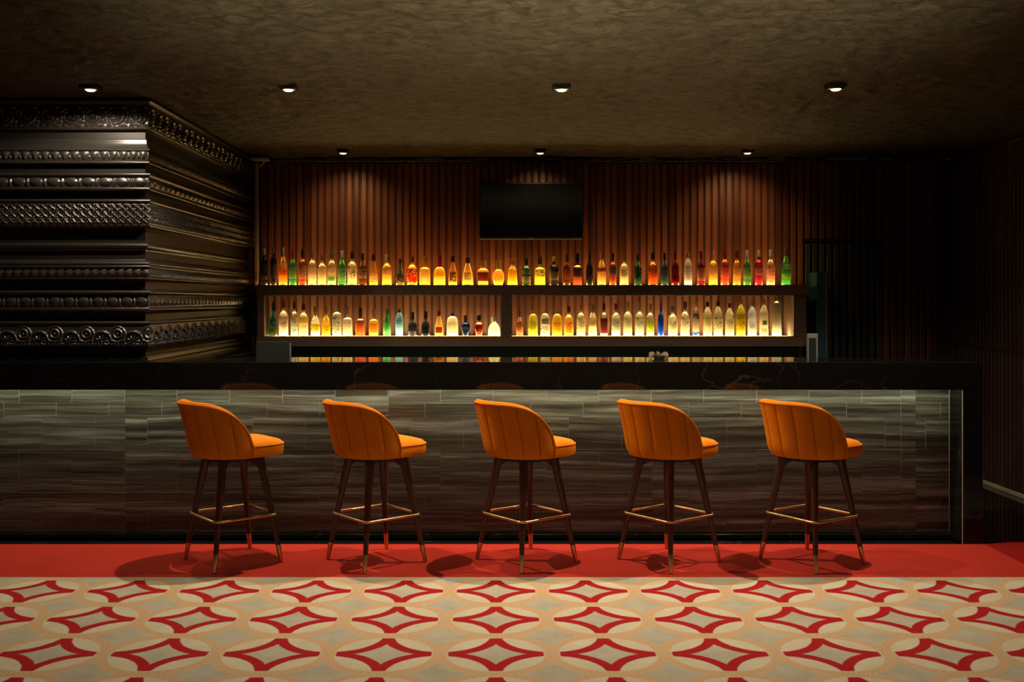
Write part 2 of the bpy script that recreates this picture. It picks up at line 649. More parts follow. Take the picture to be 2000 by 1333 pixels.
top = thing('bar_countertop', 'polished black marble bar top with deep fascia and end leg', 'countertop', (0, YC, 1.115))
MB().box(-4.15, XE1, 0.0305, 0.54, -0.03, 0, 0.003).build('top_slab', 'black_marble', top)
MB().box(-4.15, XE1, 0.0, 0.03, -0.170, 0, 0.003).build('fascia', 'black_marble', top)
MB().box(-4.15, XE0, 0.031, 0.28, -0.140, -0.130).build('soffit', 'black_marble', top)
MB().box(XE0 + 0.001, XE1, 0.0, 0.54, -1.115, -0.1705, 0.002).build('end_leg', 'black_marble', top)
for yy_, nm_ in ((-0.0012, 'edge_joint'), (0.1835, 'edge_joint')):
    MB().box(XE0 - 0.0025, XE0 + 0.0025, yy_, yy_ + 0.003, -1.085 if yy_ > 0 else -1.113, -0.172).build(nm_, 'grout', top)
# the return of the bar under the carved column
ret = thing('bar_return', 'black marble return of the bar under the carved column', 'countertop', (-2.9, 7.7, 0))
MB().box(-1.25, 1.10, -0.795, 0.90, 1.085, 1.113, 0.003).build('top_slab', 'black_marble', ret)
MB().box(-1.25, 1.05, -0.795, 0.88, 0.0, 1.084).build('base', 'black_matte', ret)
# work counter behind the bar
wk = thing('work_counter', 'dark work counter along the inner side of the bar', 'counter', (0.55, 7.2, 0))
MB().box(-2.2, 2.3, -0.29, 0.30, 0.87, 0.90, 0.003).build('worktop', 'steel', wk)
MB().box(-2.18, 2.28, -0.285, 0.25, 0.0, 0.869).build('base', 'black_matte', wk)

# ---------------------------------------------------------------- carved column
XCC, YFC = -2.192, 6.487       # recess planes: right side x, front y
XL = -3.45
YE = YB + 0.02
MP = 6.45 / F
zz_ = lambda yp: EYE + (585 - yp) * MP

col = thing('carved_column', 'massive ebony column of stacked carved mouldings standing on the bar', 'column', (XCC, YFC, 1.115))
CB = Vector((XCC, YFC, 1.115))
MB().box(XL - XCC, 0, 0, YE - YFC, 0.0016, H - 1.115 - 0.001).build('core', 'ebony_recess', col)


def sheet(prof, name, mat, relief=None, amp=0.0, du=0.006, nv=None, smooth=True):
    """prof: (offset, z) from top to bottom swept along the front and the right side"""
    if nv:
        # resample profile evenly by length
        P = np.array(prof); dl = np.r_[0, np.cumsum(np.hypot(*np.diff(P, axis=0).T))]
        t = np.linspace(0, dl[-1], nv)
        P = np.c_[np.interp(t, dl, P[:, 0]), np.interp(t, dl, P[:, 1])]
    else:
        P = np.array(prof)
    lf = XCC - XL; ls = YE - YFC
    if relief:
        nf = int(lf / du); ns = int(ls / (du * 1.6))
    else:
        nf = ns = 1
    m_ = MB()
    vq = np.linspace(0, 1, len(P))
    hgt = abs(P[-1, 1] - P[0, 1]) + 1e-6
    tf = np.linspace(0, 1, nf + 1)
    ts = np.linspace(0, 1, ns + 1)
    if relief:
        U, V = np.meshgrid(-lf * (1 - tf), vq, indexing='ij')
        hf = relief(U, V, hgt) * amp
        fade = np.clip((-U) / 0.01, 0, 1); hf *= fade
        U2, V2 = np.meshgrid(ls * ts, vq, indexing='ij')
        hs = relief(U2, V2, hgt) * amp * np.clip(U2 / 0.01, 0, 1)
    else:
        hf = np.zeros((nf + 1, len(P))); hs = np.zeros((ns + 1, len(P)))
    rows_ = []
    for i, t in enumerate(tf):
        row = []
        for j, (o, z) in enumerate(P):
            row.append((-lf + t * (lf + o), -(o + hf[i, j]), z - CB.z))
        rows_.append(row)
    for i, t in enumerate(ts):
        if i == 0:
            continue
        row = []
        for j, (o, z) in enumerate(P):
            row.append((o + hs[i, j], -o + t * (ls + o), z - CB.z))
        rows_.append(row)
    m_.grid(rows_)
    ob = link(name, None, None) if False else None
    me = bpy.data.meshes.new(name)
    me.from_pydata(m_.v, [], [tuple(reversed(f)) for f in m_.f])
    me.update()
    me.materials.append(MATS[mat])
    if smooth:
        me.polygons.foreach_set('use_smooth', [True] * len(me.polygons))
        me.set_sharp_from_angle(angle=math.radians(40))
    return link(name, me, col)


def r_scroll(p):
    def f(U, V, h):
        u = U / p
        k = np.floor(u)
        fx = (u - k - 0.5) * p
        fy = (0.5 - V) * h
        sgn = np.where(k % 2 == 0, 1.0, -1.0)
        r = np.hypot(fx, fy * 1.05)
        th = np.arctan2(fy * sgn, fx)
        R = min(p, h) * 0.48
        sp = 0.5 + 0.5 * np.cos(2 * PI * r / (R * 0.42) - th)
        inner = np.clip((R - r) / (R * 0.1), 0, 1)
        boss = np.clip(1 - (r / (R * 0.22)) ** 2, 0, 1)
        # leaves between the scrolls
        gx = (u - np.floor(u + 0.5)) * p
        r2 = np.hypot(gx, fy)
        th2 = np.arctan2(fy, gx)
        leaf = (0.5 + 0.5 * np.cos(7 * th2 + 14 * r2 / h)) * (0.55 + 0.45 * np.cos(r2 / h * 26))
        out = sp ** 0.8 * inner + boss * 0.6 + leaf * (1 - inner)
        edge = np.clip(np.minimum(V, 1 - V) / 0.05, 0, 1)
        return np.clip(out, 0, 1.2) * edge
    return f


def r_lattice(p):
    def f(U, V, h):
        v = V * h
        a = (U + v) / p
        b_ = (U - v) / p
        ca = np.abs(((a + 0.5) % 1) - 0.5); cb = np.abs(((b_ + 0.5) % 1) - 0.5)
        ra = np.clip(1 - (ca / 0.24) ** 2, 0, 1); rb = np.clip(1 - (cb / 0.24) ** 2, 0, 1)
        over = 0.5 + 0.5 * np.cos(PI * (np.floor(a + 0.5) + np.floor(b_ + 0.5)))
        out = np.maximum(ra * (0.6 + 0.4 * over), rb * (1.0 - 0.4 * over))
        dot = np.clip(1 - ((0.5 - ca) ** 2 + (0.5 - cb) ** 2) / 0.02, 0, 1)
        return np.maximum(out, dot * 0.8) * np.clip(np.minimum(V, 1 - V) / 0.05, 0, 1)
    return f


def r_bead(p, kind=0):
    def f(U, V, h):
        fx = ((U / p) % 1) - 0.5
        fy = V - 0.5
        if kind == 0:      # hanging leaf tips
            w = 0.46 * np.clip(1.0 - V, 0, 1) ** 0.55
            out = np.clip(1 - (fx / (w + 0.03)) ** 2, 0, 1) * np.clip(V / 0.1, 0, 1)
            g_ = ((U / p + 0.5) % 1) - 0.5
            out = np.maximum(out, np.clip(1 - (g_ / 0.13) ** 2 - ((V - 0.78) / 0.2) ** 2, 0, 1))
        elif kind == 1:    # egg and dart
            out = np.clip(1 - (fx / 0.36) ** 2 - ((V - 0.42) / 0.5) ** 2, 0, 1) ** 0.5
            g_ = ((U / p + 0.5) % 1) - 0.5
            out = np.maximum(out, 0.9 * np.clip(1 - (g_ / 0.09) ** 2, 0, 1) * np.clip(1 - (fy / 0.5) ** 4, 0, 1))
        else:              # twisted rope
            out = (0.5 + 0.5 * np.cos(2 * PI * (U / p + V * 0.9 + 0.12 * np.sin(2 * PI * V)))) ** 0.7
            out = out * np.clip(1 - (fy / 0.5) ** 2, 0, 1) ** 0.5
        return out
    return f


def r_arcade(p):
    def f(U, V, h):
        u = U / p
        fx = (u - np.floor(u) - 0.5) * p
        y_ = (0.75 - V) * h
        r = np.hypot(fx, y_)
        th = np.arctan2(y_, fx)
        ring = np.clip(1 - ((r - 0.44 * h) / (0.07 * h)) ** 2, 0, 1) * (V < 0.8)
        palm = np.clip(0.5 + 0.5 * np.cos(9 * th), 0, 1) ** 1.2 * np.clip(1 - (r / (0.36 * h)) ** 4, 0, 1)
        gx = (u - np.floor(u + 0.5)) * p
        y2 = (0.45 - V) * h
        r2 = np.hypot(gx, y2); th2 = np.arctan2(y2, np.abs(gx))
        sp = (0.5 + 0.5 * np.cos(2 * PI * r2 / (0.19 * h) - th2)) * np.clip((0.42 * h - r2) / (0.05 * h), 0, 1)
        foot = np.clip(1 - ((V - 0.9) / 0.08) ** 2, 0, 1) * (0.5 + 0.5 * np.cos(2 * PI * U / 0.02 + 9 * V))
        return np.clip(np.maximum.reduce([ring, palm, sp * 0.9, foot]), 0, 1)
    return f


def arc(o0, z0, o1, z1, bulge, n=7):
    out = []
    for k in range(n):
        t = k / (n - 1)
        out.append((o0 + (o1 - o0) * t + bulge * math.sin(PI * t), z0 + (z1 - z0) * t))
    return out


Z = zz_
T = H - 0.0015
# top frieze with its cove
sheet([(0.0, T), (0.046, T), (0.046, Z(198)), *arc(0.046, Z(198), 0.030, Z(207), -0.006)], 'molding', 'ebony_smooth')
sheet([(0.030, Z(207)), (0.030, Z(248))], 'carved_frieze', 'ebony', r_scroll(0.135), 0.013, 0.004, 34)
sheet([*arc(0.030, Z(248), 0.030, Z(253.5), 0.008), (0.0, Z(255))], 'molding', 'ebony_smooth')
# moulding A
sheet([(0.0, Z(270)), (0.006, Z(271)), *arc(0.008, Z(272), 0.034, Z(291), -0.008), (0.038, Z(292)), (0.038, Z(294)), (0.028, Z(294.5))], 'molding', 'ebony_smooth')
sheet([(0.026, Z(294.5)), (0.030, Z(302)), (0.026, Z(310))], 'beaded_molding', 'ebony', r_bead(0.060, 0), 0.009, 0.004, 15)
sheet([(0.026, Z(310)), (0.024, Z(314)), *arc(0.030, Z(315), 0.030, Z(320), 0.006), (0.0, Z(321))], 'molding', 'ebony_smooth')
# moulding B
sheet([(0.0, Z(337)), *arc(0.036, Z(338), 0.036, Z(345), 0.008), (0.028, Z(347))], 'molding', 'ebony_smooth')
sheet([(0.028, Z(347)), (0.034, Z(356)), (0.028, Z(365))], 'beaded_molding', 'ebony', r_bead(0.105, 1), 0.010, 0.004, 16)
sheet([(0.028, Z(365)), *arc(0.034, Z(366), 0.034, Z(372), 0.006), (0.012, Z(374)), (0.0, Z(375))], 'molding', 'ebony_smooth')
# frieze C, the widest
sheet([(0.0, Z(388)), *arc(0.040, Z(390), 0.040, Z(396), 0.006), (0.034, Z(397.5))], 'molding', 'ebony_smooth')
sheet([(0.036, Z(397.5)), (0.042, Z(437))], 'carved_frieze', 'ebony', r_lattice(0.047), 0.011, 0.0035, 34)
sheet([(0.042, Z(437)), *arc(0.040, Z(438), 0.034, Z(444), 0.005), (0.0, Z(446))], 'molding', 'ebony_smooth')
# plain lip in the wide recess
sheet([(0.0, Z(474)), *arc(0.014, Z(476), 0.020, Z(483), 0.008), *arc(0.018, Z(484), 0.0, Z(492), -0.006)], 'molding', 'ebony_smooth')
# moulding D
sheet([(0.0, Z(505)), *arc(0.0, Z(506), 0.028, Z(512), -0.004), *arc(0.032, Z(513), 0.032, Z(518), 0.005), *arc(0.034, Z(519), 0.034, Z(524), 0.005), (0.027, Z(525.5))], 'molding', 'ebony_smooth')
sheet([(0.028, Z(525.5)), (0.034, Z(534)), (0.028, Z(542))], 'beaded_molding', 'ebony', r_bead(0.052, 2), 0.010, 0.004, 15)
sheet([(0.028, Z(542)), *arc(0.031, Z(542.5), 0.031, Z(546), 0.004), (0.0, Z(550))], 'molding', 'ebony_smooth')
# moulding E
sheet([(0.0, Z(567)), *arc(0.038, Z(569), 0.038, Z(575), 0.006), (0.026, Z(577)), (0.026, Z(580))], 'molding', 'ebony_smooth')
sheet([(0.028, Z(580)), (0.034, Z(590)), (0.028, Z(600))], 'beaded_molding', 'ebony', r_bead(0.088, 1), 0.009, 0.004, 16)
sheet([(0.028, Z(600)), *arc(0.034, Z(602), 0.034, Z(608), 0.005), (0.010, Z(611)), (0.0, Z(614))], 'molding', 'ebony_smooth')
# bottom frieze F
sheet([(0.0, Z(627)), *arc(0.036, Z(629), 0.036, Z(634), 0.005), (0.032, Z(635.5))], 'molding', 'ebony_smooth')
sheet([(0.034, Z(635.5)), (0.038, Z(677))], 'carved_frieze', 'ebony', r_arcade(0.190), 0.013, 0.0035, 38)
sheet([(0.038, Z(677)), *arc(0.034, Z(678), 0.008, Z(688), -0.006), (0.0, Z(690))], 'molding', 'ebony_smooth')
sheet([(0.0, 1.150), *arc(0.010, 1.148, 0.022, 1.135, 0.004), (0.024, 1.1172), (0.0, 1.1168)], 'molding', 'ebony_smooth')

# ---------------------------------------------------------------- back bar shelves
SY0 = 8.90
sh = thing('back_bar_shelf', 'two tier wooden back bar shelf with lit tops', 'shelf', (0, SY0, 0))
SX0, SX1 = -2.055, 2.682
ZU1, ZU0 = 1.623, 1.535
ZL1, ZL0 = 1.180, 1.097
for nm_, x1_, za, zb_ in (('upper_shelf', SX1, ZU0, ZU1), ('lower_shelf', SX1 - 0.025, ZL0, ZL1)):
    mb = MB().box(SX0, x1_, 0, 0.305, za, zb_ - 0.012)
    mb.box(SX0, x1_, 0, 0.122, zb_ - 0.012, zb_).box(SX0, x1_, 0.178, 0.305, zb_ - 0.012, zb_)
    mb.build(nm_, 'shelf_wood', sh)
for a, b2 in ((SX0 + 0.002, SX0 + 0.064), (0.035, 0.131), (2.545, 2.655)):
    MB().box(a, b2, 0.004, 0.30, ZL1 + 0.0003, ZU0 - 0.0005, 0.003).build('divider', 'shelf_wood', sh)
tag(MB().box(SX0 + 0.03, SX1 - 0.14, 0.1225, 0.1775, ZU1 - 0.0118, ZU1 - 0.003).build('light_panel', 'shelf_light_amber', sh), 'glowing amber shelf top')
for a, b2 in ((SX0 + 0.09, 0.030), (0.136, 2.54)):
    tag(MB().box(a, b2, 0.1225, 0.1775, ZL1 - 0.0118, ZL1 - 0.0026).build('light_panel', 'shelf_light_white', sh), 'glowing warm white shelf top')
MB().box(SX0, SX1 - 0.05, 0.02, 0.30, 0.0, 0.90).build('base_cabinet', 'black_matte', sh)
MB().box(SX0, SX1 - 0.05, 0.285, 0.303, 0.901, ZL0 - 0.001).build('back_panel', 'black_matte', sh)

# ---------------------------------------------------------------- bar stools
def make_stool():
    root = thing('bar_stool', 'stool', 'stool', group='orange bar stools')
    zb, zt, ze = 0.612, 0.935, 0.690
    R, LS = 0.222, 0.018
    ST = PI / 2 * R + LS

    def path(s, r):
        a = abs(s); sg = 1 if s >= 0 else -1
        arc_l = PI / 2 * R
        if a <= arc_l:
            t = a / R
            return (-r * math.cos(t), sg * r * math.sin(t)), (-math.cos(t), sg * math.sin(t))
        return (a - arc_l, sg * r), (0.0, float(sg))

    def hgt(s):
        a = abs(s) / ST
        return ze + (zt - ze) * max(0.0, 1 - a ** 4.0) ** 0.60

    def lean(z):
        k = (z - zb) / (zt - zb)
        return -0.066 * max(0, k) ** 1.3

    seams = [(-1 + 2 * k / 8) * ST for k in range(1, 8)]
    NS, NZ = 128, 12
    TH = 0.048
    P = []
    for i in range(NS + 1):
        s = -ST + 2 * ST * i / NS
        h = hgt(s)
        ds = min(abs(s - q) for q in seams + [-ST, ST])
        puff = 0.007 * (1 - math.exp(-(ds / 0.013)))
        row = []
        bot = 0.018                            # tuck in at the bottom
        for j in range(NZ + 1):                # outside, going up
            z = zb + (h - 0.018 - zb) * j / NZ
            k = (z - zb) / (zt - zb)
            r = R + 0.012 + puff - bot * max(0, 1 - (z - zb) / 0.06) ** 2 + 0.010 * k
            (x_, y_), nrm = path(s, r)
            row.append((x_ + lean(z), y_, z))
        for j in range(1, 7):                  # rolled rim
            t = PI * j / 6
            z = h - 0.018 + 0.018 * math.sin(t)
            k = (z - zb) / (zt - zb)
            r = R + 0.012 + 0.010 * k + puff * 0.5 - TH / 2 + TH / 2 * math.cos(t)
            (x_, y_), nrm = path(s, r)
            row.append((x_ + lean(z), y_, z))
        for j in range(1, 7):                  # inside, going down
            z = (h - 0.018) + (0.64 - (h - 0.018)) * j / 6
            k = max(0, (z - zb) / (zt - zb))
            r = R + 0.012 + 0.010 * k - TH
            (x_, y_), nrm = path(s, r)
            row.append((x_ + lean(z), y_, z))
        P.append(row)
    mb = MB(); mb.grid(P)
    nv = len(P[0])
    for e in (0, NS):
        mb.f.append(tuple(e * nv + j for j in range(nv)))
    back = mb.build('backrest', 'orange_velvet', root, smooth=True)
    for q in seams:
        pts = []
        h = hgt(q)
        for j in range(9):
            z = zb + 0.02 + (h - 0.022 - zb - 0.02) * j / 8
            k = (z - zb) / (zt - zb)
            r = R + 0.012 + 0.010 * k + 0.0005 - 0.018 * max(0, 1 - (z - zb) / 0.06) ** 2
            (x_, y_), _ = path(q, r)
            pts.append((x_ + lean(z), y_, z))
        tag(MB().tube(pts, 0.0022, 6).build('seam', 'orange_velvet_seam', back, True), 'dark vertical stitched seam')
    pts = []
    for i in range(65):
        s = -ST + 2 * ST * i / 64
        h = hgt(s)
        z = h - 0.017
        k = (z - zb) / (zt - zb)
        (x_, y_), _ = path(s, R + 0.012 + 0.010 * k + 0.004)
        pts.append((x_ + lean(z), y_, z))
    for z in (0.66, 0.635, 0.615):
        pts.append((pts[64][0] * 0 + LS + lean(z), R + 0.012, z))
    pts = [(LS + lean(z), -(R + 0.012), z) for z in (0.615, 0.635, 0.66)] + pts
    MB().tube(pts, 0.0065, 8).build('piping', 'orange_velvet', back, True)
    # seat cushion
    def sq(a, b_, ex, n=48, cx=0.03):
        out = []
        for k in range(n):
            t = 2 * PI * k / n
            ct, st = math.cos(t), math.sin(t)
            e2 = ex if ct > 0 else 2.0
            q = (abs(ct) ** e2 + abs(st) ** e2) ** (-1 / e2)
            out.append((cx + (a if ct > 0 else 0.82 * a) * q * ct, b_ * q * st))
        return out
    P = []
    for sc, z in ((0.90, 0.606), (0.975, 0.612), (1.0, 0.628), (1.0, 0.655), (0.985, 0.667), (0.965, 0.672), (0.975, 0.677),
                  (0.93, 0.690), (0.80, 0.699), (0.5, 0.704), (0.05, 0.706)):
        P.append([(x_, y_, z) for x_, y_ in sq(0.235 * sc, 0.205 * sc, 4.2, cx=0.025)])
    mb = MB(); mb.grid(P, close_v=True)
    mb.f.append(tuple(range(48))); mb.f.append(tuple(10 * 48 + k for k in range(48)))
    seat = mb.build('seat', 'orange_velvet', root, smooth=True)
    MB().tube([(x_, y_, 0.672) for x_, y_ in sq(0.233, 0.203, 4.2, cx=0.025)], 0.005, 6, True).build('piping', 'orange_velvet', seat, True)
    MB().lathe([(0.150, 0.585), (0.168, 0.590), (0.168, 0.607)], 32).build('swivel_plate', 'black_matte', root, True)
    # legs
    ht, hb, zt_ = 0.158, 0.285, 0.606
    for k in range(4):
        t = PI / 4 + k * PI / 2
        dx, dy = math.cos(t), math.sin(t)
        P0 = Vector((dx * ht, dy * ht, zt_ - 0.004)); P1 = Vector((dx * hb, dy * hb, 0.002))
        pts = [P0.lerp(P1, q) for q in (0, 0.12, 0.5, 0.84)]
        leg = MB().tube(pts, [0.025, 0.023, 0.0180, 0.0135], 14).build('leg', 'leg_wood', root, True)
        pts = [P0.lerp(P1, q) for q in (0.838, 0.85, 0.99, 1.0)]
        tag(MB().tube(pts, [0.0142, 0.0146, 0.0108, 0.0098], 14).build('foot_cap', 'brass', leg, True), 'tapered brass foot cap')
        # curved bracket between leg and plate
        mb = MB()
        rows_ = []
        for s_ in (-0.015, 0.015):
            nx, ny = -dy * s_, dx * s_
            for rr in range(2):
                row = []
                for q in range(7):
                    u = q / 6
                    rad = ht + 0.016 - 0.135 * u
                    z = zt_ - 0.003 if rr == 0 else zt_ - 0.022 - 0.095 * (1 - math.sqrt(max(0, 1 - (1 - u) ** 2)))
                    row.append((dx * rad + nx, dy * rad + ny, z))
                rows_.append(row)
        A, B_, A2, B2 = rows_
        mb.grid([A, B_, B2, A2], close_u=True)
        mb.f.append((0, 7, 21, 14)); 
        mb.build('leg_bracket', 'leg_wood', leg)
    # foot ring: rounded square round the legs
    hs, cr, zr = 0.186, 0.036, 0.272
    pts = []
    for k in range(4):
        t0 = k * PI / 2
        cxx = (hs - cr) * (1 if k in (0, 3) else -1)
        cyy = (hs - cr) * (1 if k in (0, 1) else -1)
        for q in range(7):
            t = t0 + PI / 2 * q / 6
            pts.append((cxx + cr * math.cos(t), cyy + cr * math.sin(t), zr))
    tag(MB().tube(pts, 0.0078, 10, True).build('foot_ring', 'brass', root, True), 'square brass foot ring')
    return root


stool0 = make_stool()
stools = [(-1.510, 5.955, 39, 'leftmost orange velvet bar stool, nearest the carved column'),
          (-0.690, 5.955, 39, 'second orange velvet bar stool from the left'),
          (0.170, 5.955, 38, 'middle orange velvet bar stool of the five'),
          (0.985, 5.955, 38, 'fourth orange velvet bar stool from the left'),
          (1.800, 5.945, 33, 'rightmost orange velvet bar stool, nearest the end of the bar')]
roots = [stool0] + [copy_tree(stool0) for _ in stools[1:]]
for r, (x_, y_, a, lab) in zip(roots, stools):
    r.location = (x_, y_, 0.001)
    r.rotation_euler = (0, 0, math.radians(a))
    r['label'] = lab

# ---------------------------------------------------------------- television and cables
tv = thing('television', 'switched off black flat screen television on the slat wall', 'television', (0, YB - 0.10, 0))
tx0, _, tz1 = at(936, 356, YB - 0.12); tx1, _, tz0 = at(1139, 468, YB - 0.12)
MB().box(tx0, tx1, 0.0, 0.05, tz0, tz1, 0.006).build('bezel', 'black_matte', tv)
simple('tv_glass', (0.003, 0.004, 0.004), 0.12, spec=0.35, grain=0.1)
MB().box(tx0 + 0.012, tx1 - 0.012, -0.0015, 0.002, tz0 + 0.022, tz1 - 0.012).build('screen', 'tv_glass', tv)
MB().box((tx0 + tx1) / 2 - 0.2, (tx0 + tx1) / 2 + 0.2, 0.051, 0.10, tz0 + 0.12, tz1 - 0.12).build('wall_mount', 'black_matte', tv)
MB().box((tx0 + tx1) / 2 - 0.022, (tx0 + tx1) / 2 + 0.014, -0.006, 0.0, tz0 + 0.002, tz0 + 0.012, 0.003).build('logo_badge', 'grey_plastic', tv)
MB().box(tx1 - 0.085, tx1 - 0.012, -0.003, 0.0, tz0 + 0.004, tz0 + 0.012, 0.001).build('sticker', 'grey_plastic', tv)
MB().tube([(tx0 + 0.26, YB - 0.03, tz1 - 0.02), (tx0 + 0.29, YB - 0.022, tz1 + 0.03), (tx0 + 0.325, YB - 0.016, tz1 + 0.10),
           (tx0 + 0.335, YB - 0.012, tz1 + 0.14), (tx0 + 0.335, YB - 0.012, H - 0.023)], 0.004, 8)
cb = MB().tube([(tx0 + 0.26, YB - 0.03, tz1 - 0.02), (tx0 + 0.29, YB - 0.022, tz1 + 0.03), (tx0 + 0.325, YB - 0.016, tz1 + 0.10),
                (tx0 + 0.335, YB - 0.012, tz1 + 0.14), (tx0 + 0.335, YB - 0.012, H - 0.023)], 0.004, 8).build('cable', 'grey_plastic', None, True)
tag(cb, 'thin pale cable rising from the television to the ceiling', 'cable')

# ---------------------------------------------------------------- white pole at the left end of the wall
px_, _, _ = at(501.5, 400, 9.12)
pole = thing('conduit_pole', 'slim off white pole from upper shelf to ceiling at the left', 'pole', (px_, 9.12, ZU1))
MB().box(-0.012, 0.012, -0.012, 0.012, 0.0005, H - ZU1 - 0.045, 0.003).build('pole', 'white_paint', pole)
MB().box(-0.075, 0.105, -0.05, 0.05, H - ZU1 - 0.022, H - ZU1 - 0.001, 0.004).build('ceiling_plate', 'white_paint', pole)
MB().tube([(0.0, 0, H - ZU1 - 0.05), (0.03, 0, H - ZU1 - 0.075), (0.07, -0.01, H - ZU1 - 0.03)], 0.008, 8).build('brace', 'white_paint', pole, True)

# ---------------------------------------------------------------- things on and behind the counter
def at_thing(x0, x1, y0, y1, d):
    a = at(x0, y0, d); b_ = at(x1, y1, d)
    return a[0], b_[0], a[2], b_[2]


ax0, ax1, az1, az0 = at_thing(500, 568, 667, 710, 7.15)
till = thing('till_monitor', 'dark grey till screen seen from behind, beside the carved column', 'monitor', ((ax0 + ax1) / 2, 7.15, 0.9))
w = (ax1 - ax0) / 2; hh = az1 - 0.9
MB().box(-w, w, -0.012, 0.02, hh - 0.20, hh, 0.006).build('screen_housing', 'charcoal', till)
MB().box(w - 0.006, w + 0.002, -0.014, 0.016, hh - 0.19, hh - 0.01, 0.002).build('edge_strip', 'grey_plastic', till)
MB().box(-0.025, 0.025, -0.005, 0.03, 0.012, hh - 0.19, 0.004).build('stand', 'charcoal', till)
MB().box(-0.09, 0.09, -0.06, 0.09, 0.0005, 0.013, 0.004).build('stand_base', 'charcoal', till)

bx0, bx1, bz1, bz0 = at_thing(1576, 1597, 652, 706, 7.2)
cd = thing('card_holder', 'small upright light grey holder standing behind the bar at the right', 'holder', ((bx0 + bx1) / 2, 7.2, 0.9))
w = (bx1 - bx0) / 2; hh = bz1 - 0.9
MB().box(-w, w, -0.010, 0.012, 0.010, hh, 0.004).build('frame', 'grey_plastic', cd)
MB().box(-w + 0.010, w - 0.014, -0.0125, -0.009, 0.06, hh - 0.03, 0.001).build('insert', 'charcoal', cd)
MB().box(-w - 0.02, w + 0.02, -0.05, 0.05, 0.0005, 0.011, 0.003).build('foot', 'grey_plastic', cd)

cx0, cx1, cz1, _ = at_thing(1594, 1616, 532, 700, 8.95)
tp = thing('upright_locker', 'narrow dark teal upright locker in front of the slatted door', 'locker', ((cx0 + cx1) / 2, 8.95, -0.012))
w = (cx1 - cx0) / 2
MB().box(-w, w - 0.022, -0.012, 0.20, 0.0005, cz1 + 0.012, 0.004).build('body', 'teal_paint', tp)
MB().box(w - 0.0215, w, -0.016, 0.20, 0.0005, cz1 + 0.008, 0.003).build('edge_profile', 'grey_plastic', tp)

dx_, _, _ = at(1287, 700, 6.72)
ds = thing('napkin_dish', 'small grey dish with tan folded napkins on the black bar top', 'dish', (dx_, 6.72, 1.115))
MB().lathe([(0.030, 0.0005), (0.034, 0.004), (0.040, 0.022), (0.038, 0.022), (0.030, 0.006)], 24).build('dish', 'steel', ds, True)
for k, (a, b2, rz) in enumerate(((-0.035, 0.8, 0.2), (0.030, -0.9, -0.3), (0.0, 0.15, 0.9))):
    mb = MB()
    mb.grid([[(-0.024, -0.002, 0), (0.024, -0.002, 0)], [(-0.022, 0.004, 0.02), (0.020, 0.002, 0.024)], [(-0.008, 0.012, 0.038), (0.012, 0.010, 0.034)],
             [(-0.020, 0.014, 0.020), (0.022, 0.014, 0.018)], [(-0.022, 0.010, 0.0), (0.022, 0.010, 0.0)]])
    o = mb.build('napkin', 'tan_paper', ds, loc=(a, 0.0, 0.012))
    o.rotation_euler = (0, -b2 * 0.7, rz)

# ---------------------------------------------------------------- ceiling lamps
def lamp(x_, y_, label, lit='lamp_glow', group='downlights over the bar stools', size=0.052):
    t = thing('ceiling_downlight', label, 'ceiling light', (x_, y_, H), group=group)
    MB().box(-size, size, -size, size, -0.006, 0.030, 0.003).build('trim', 'charcoal', t)
    MB().lathe([(0.040, -0.0062), (0.044, -0.010), (0.036, -0.013), (0.031, -0.011), (0.030, -0.0065)], 24, cap0=False, cap1=False).build('lamp_ring', 'steel', t, True)
    MB().lathe([(0.001, -0.0065), (0.029, -0.0065), (0.030, -0.012), (0.022, -0.019), (0.002, -0.022)], 20).build('lamp_bulb', lit, t, True)
    return t


row1 = [(-2.38, 6.09, 40, 'glowing ceiling downlight in front of the carved column'),
        (-1.22, 6.09, 195, 'glowing ceiling downlight above the two left bar stools'),
        (0.38, 6.09, 225, 'glowing ceiling downlight above the middle bar stool'),
        (1.98, 6.07, 210, 'glowing ceiling downlight above the rightmost bar stool')]
for x_, y_, p_, lab in row1:
    lamp(x_, y_, lab)
    spot('downlight_beam', (x_, y_, H - 0.045), (x_, y_ - 0.12, 0), p_, 172 if x_ < -2 else 150 if x_ < 0 else 104 if x_ < 1 else 146, 0.35 if x_ < -2 else 0.85, 0.014)
row2 = [(-1.29, 8.73, 15, 'small ceiling spot left of the television near the slat wall'),
        (0.366, 8.73, 11, 'small ceiling spot above the television'),
        (2.107, 8.73, 15, 'small ceiling spot right of the television near the slat wall')]
for x_, y_, p_, lab in row2:
    lamp(x_, y_, lab, 'lamp_glow_soft', 'wall washer spots near the slat wall', 0.046)
    spot('wall_washer_beam', (x_, y_, H - 0.045), (x_, YB, 1.85), p_, 112, 1.0, 0.03, (1.0, 0.55, 0.22))

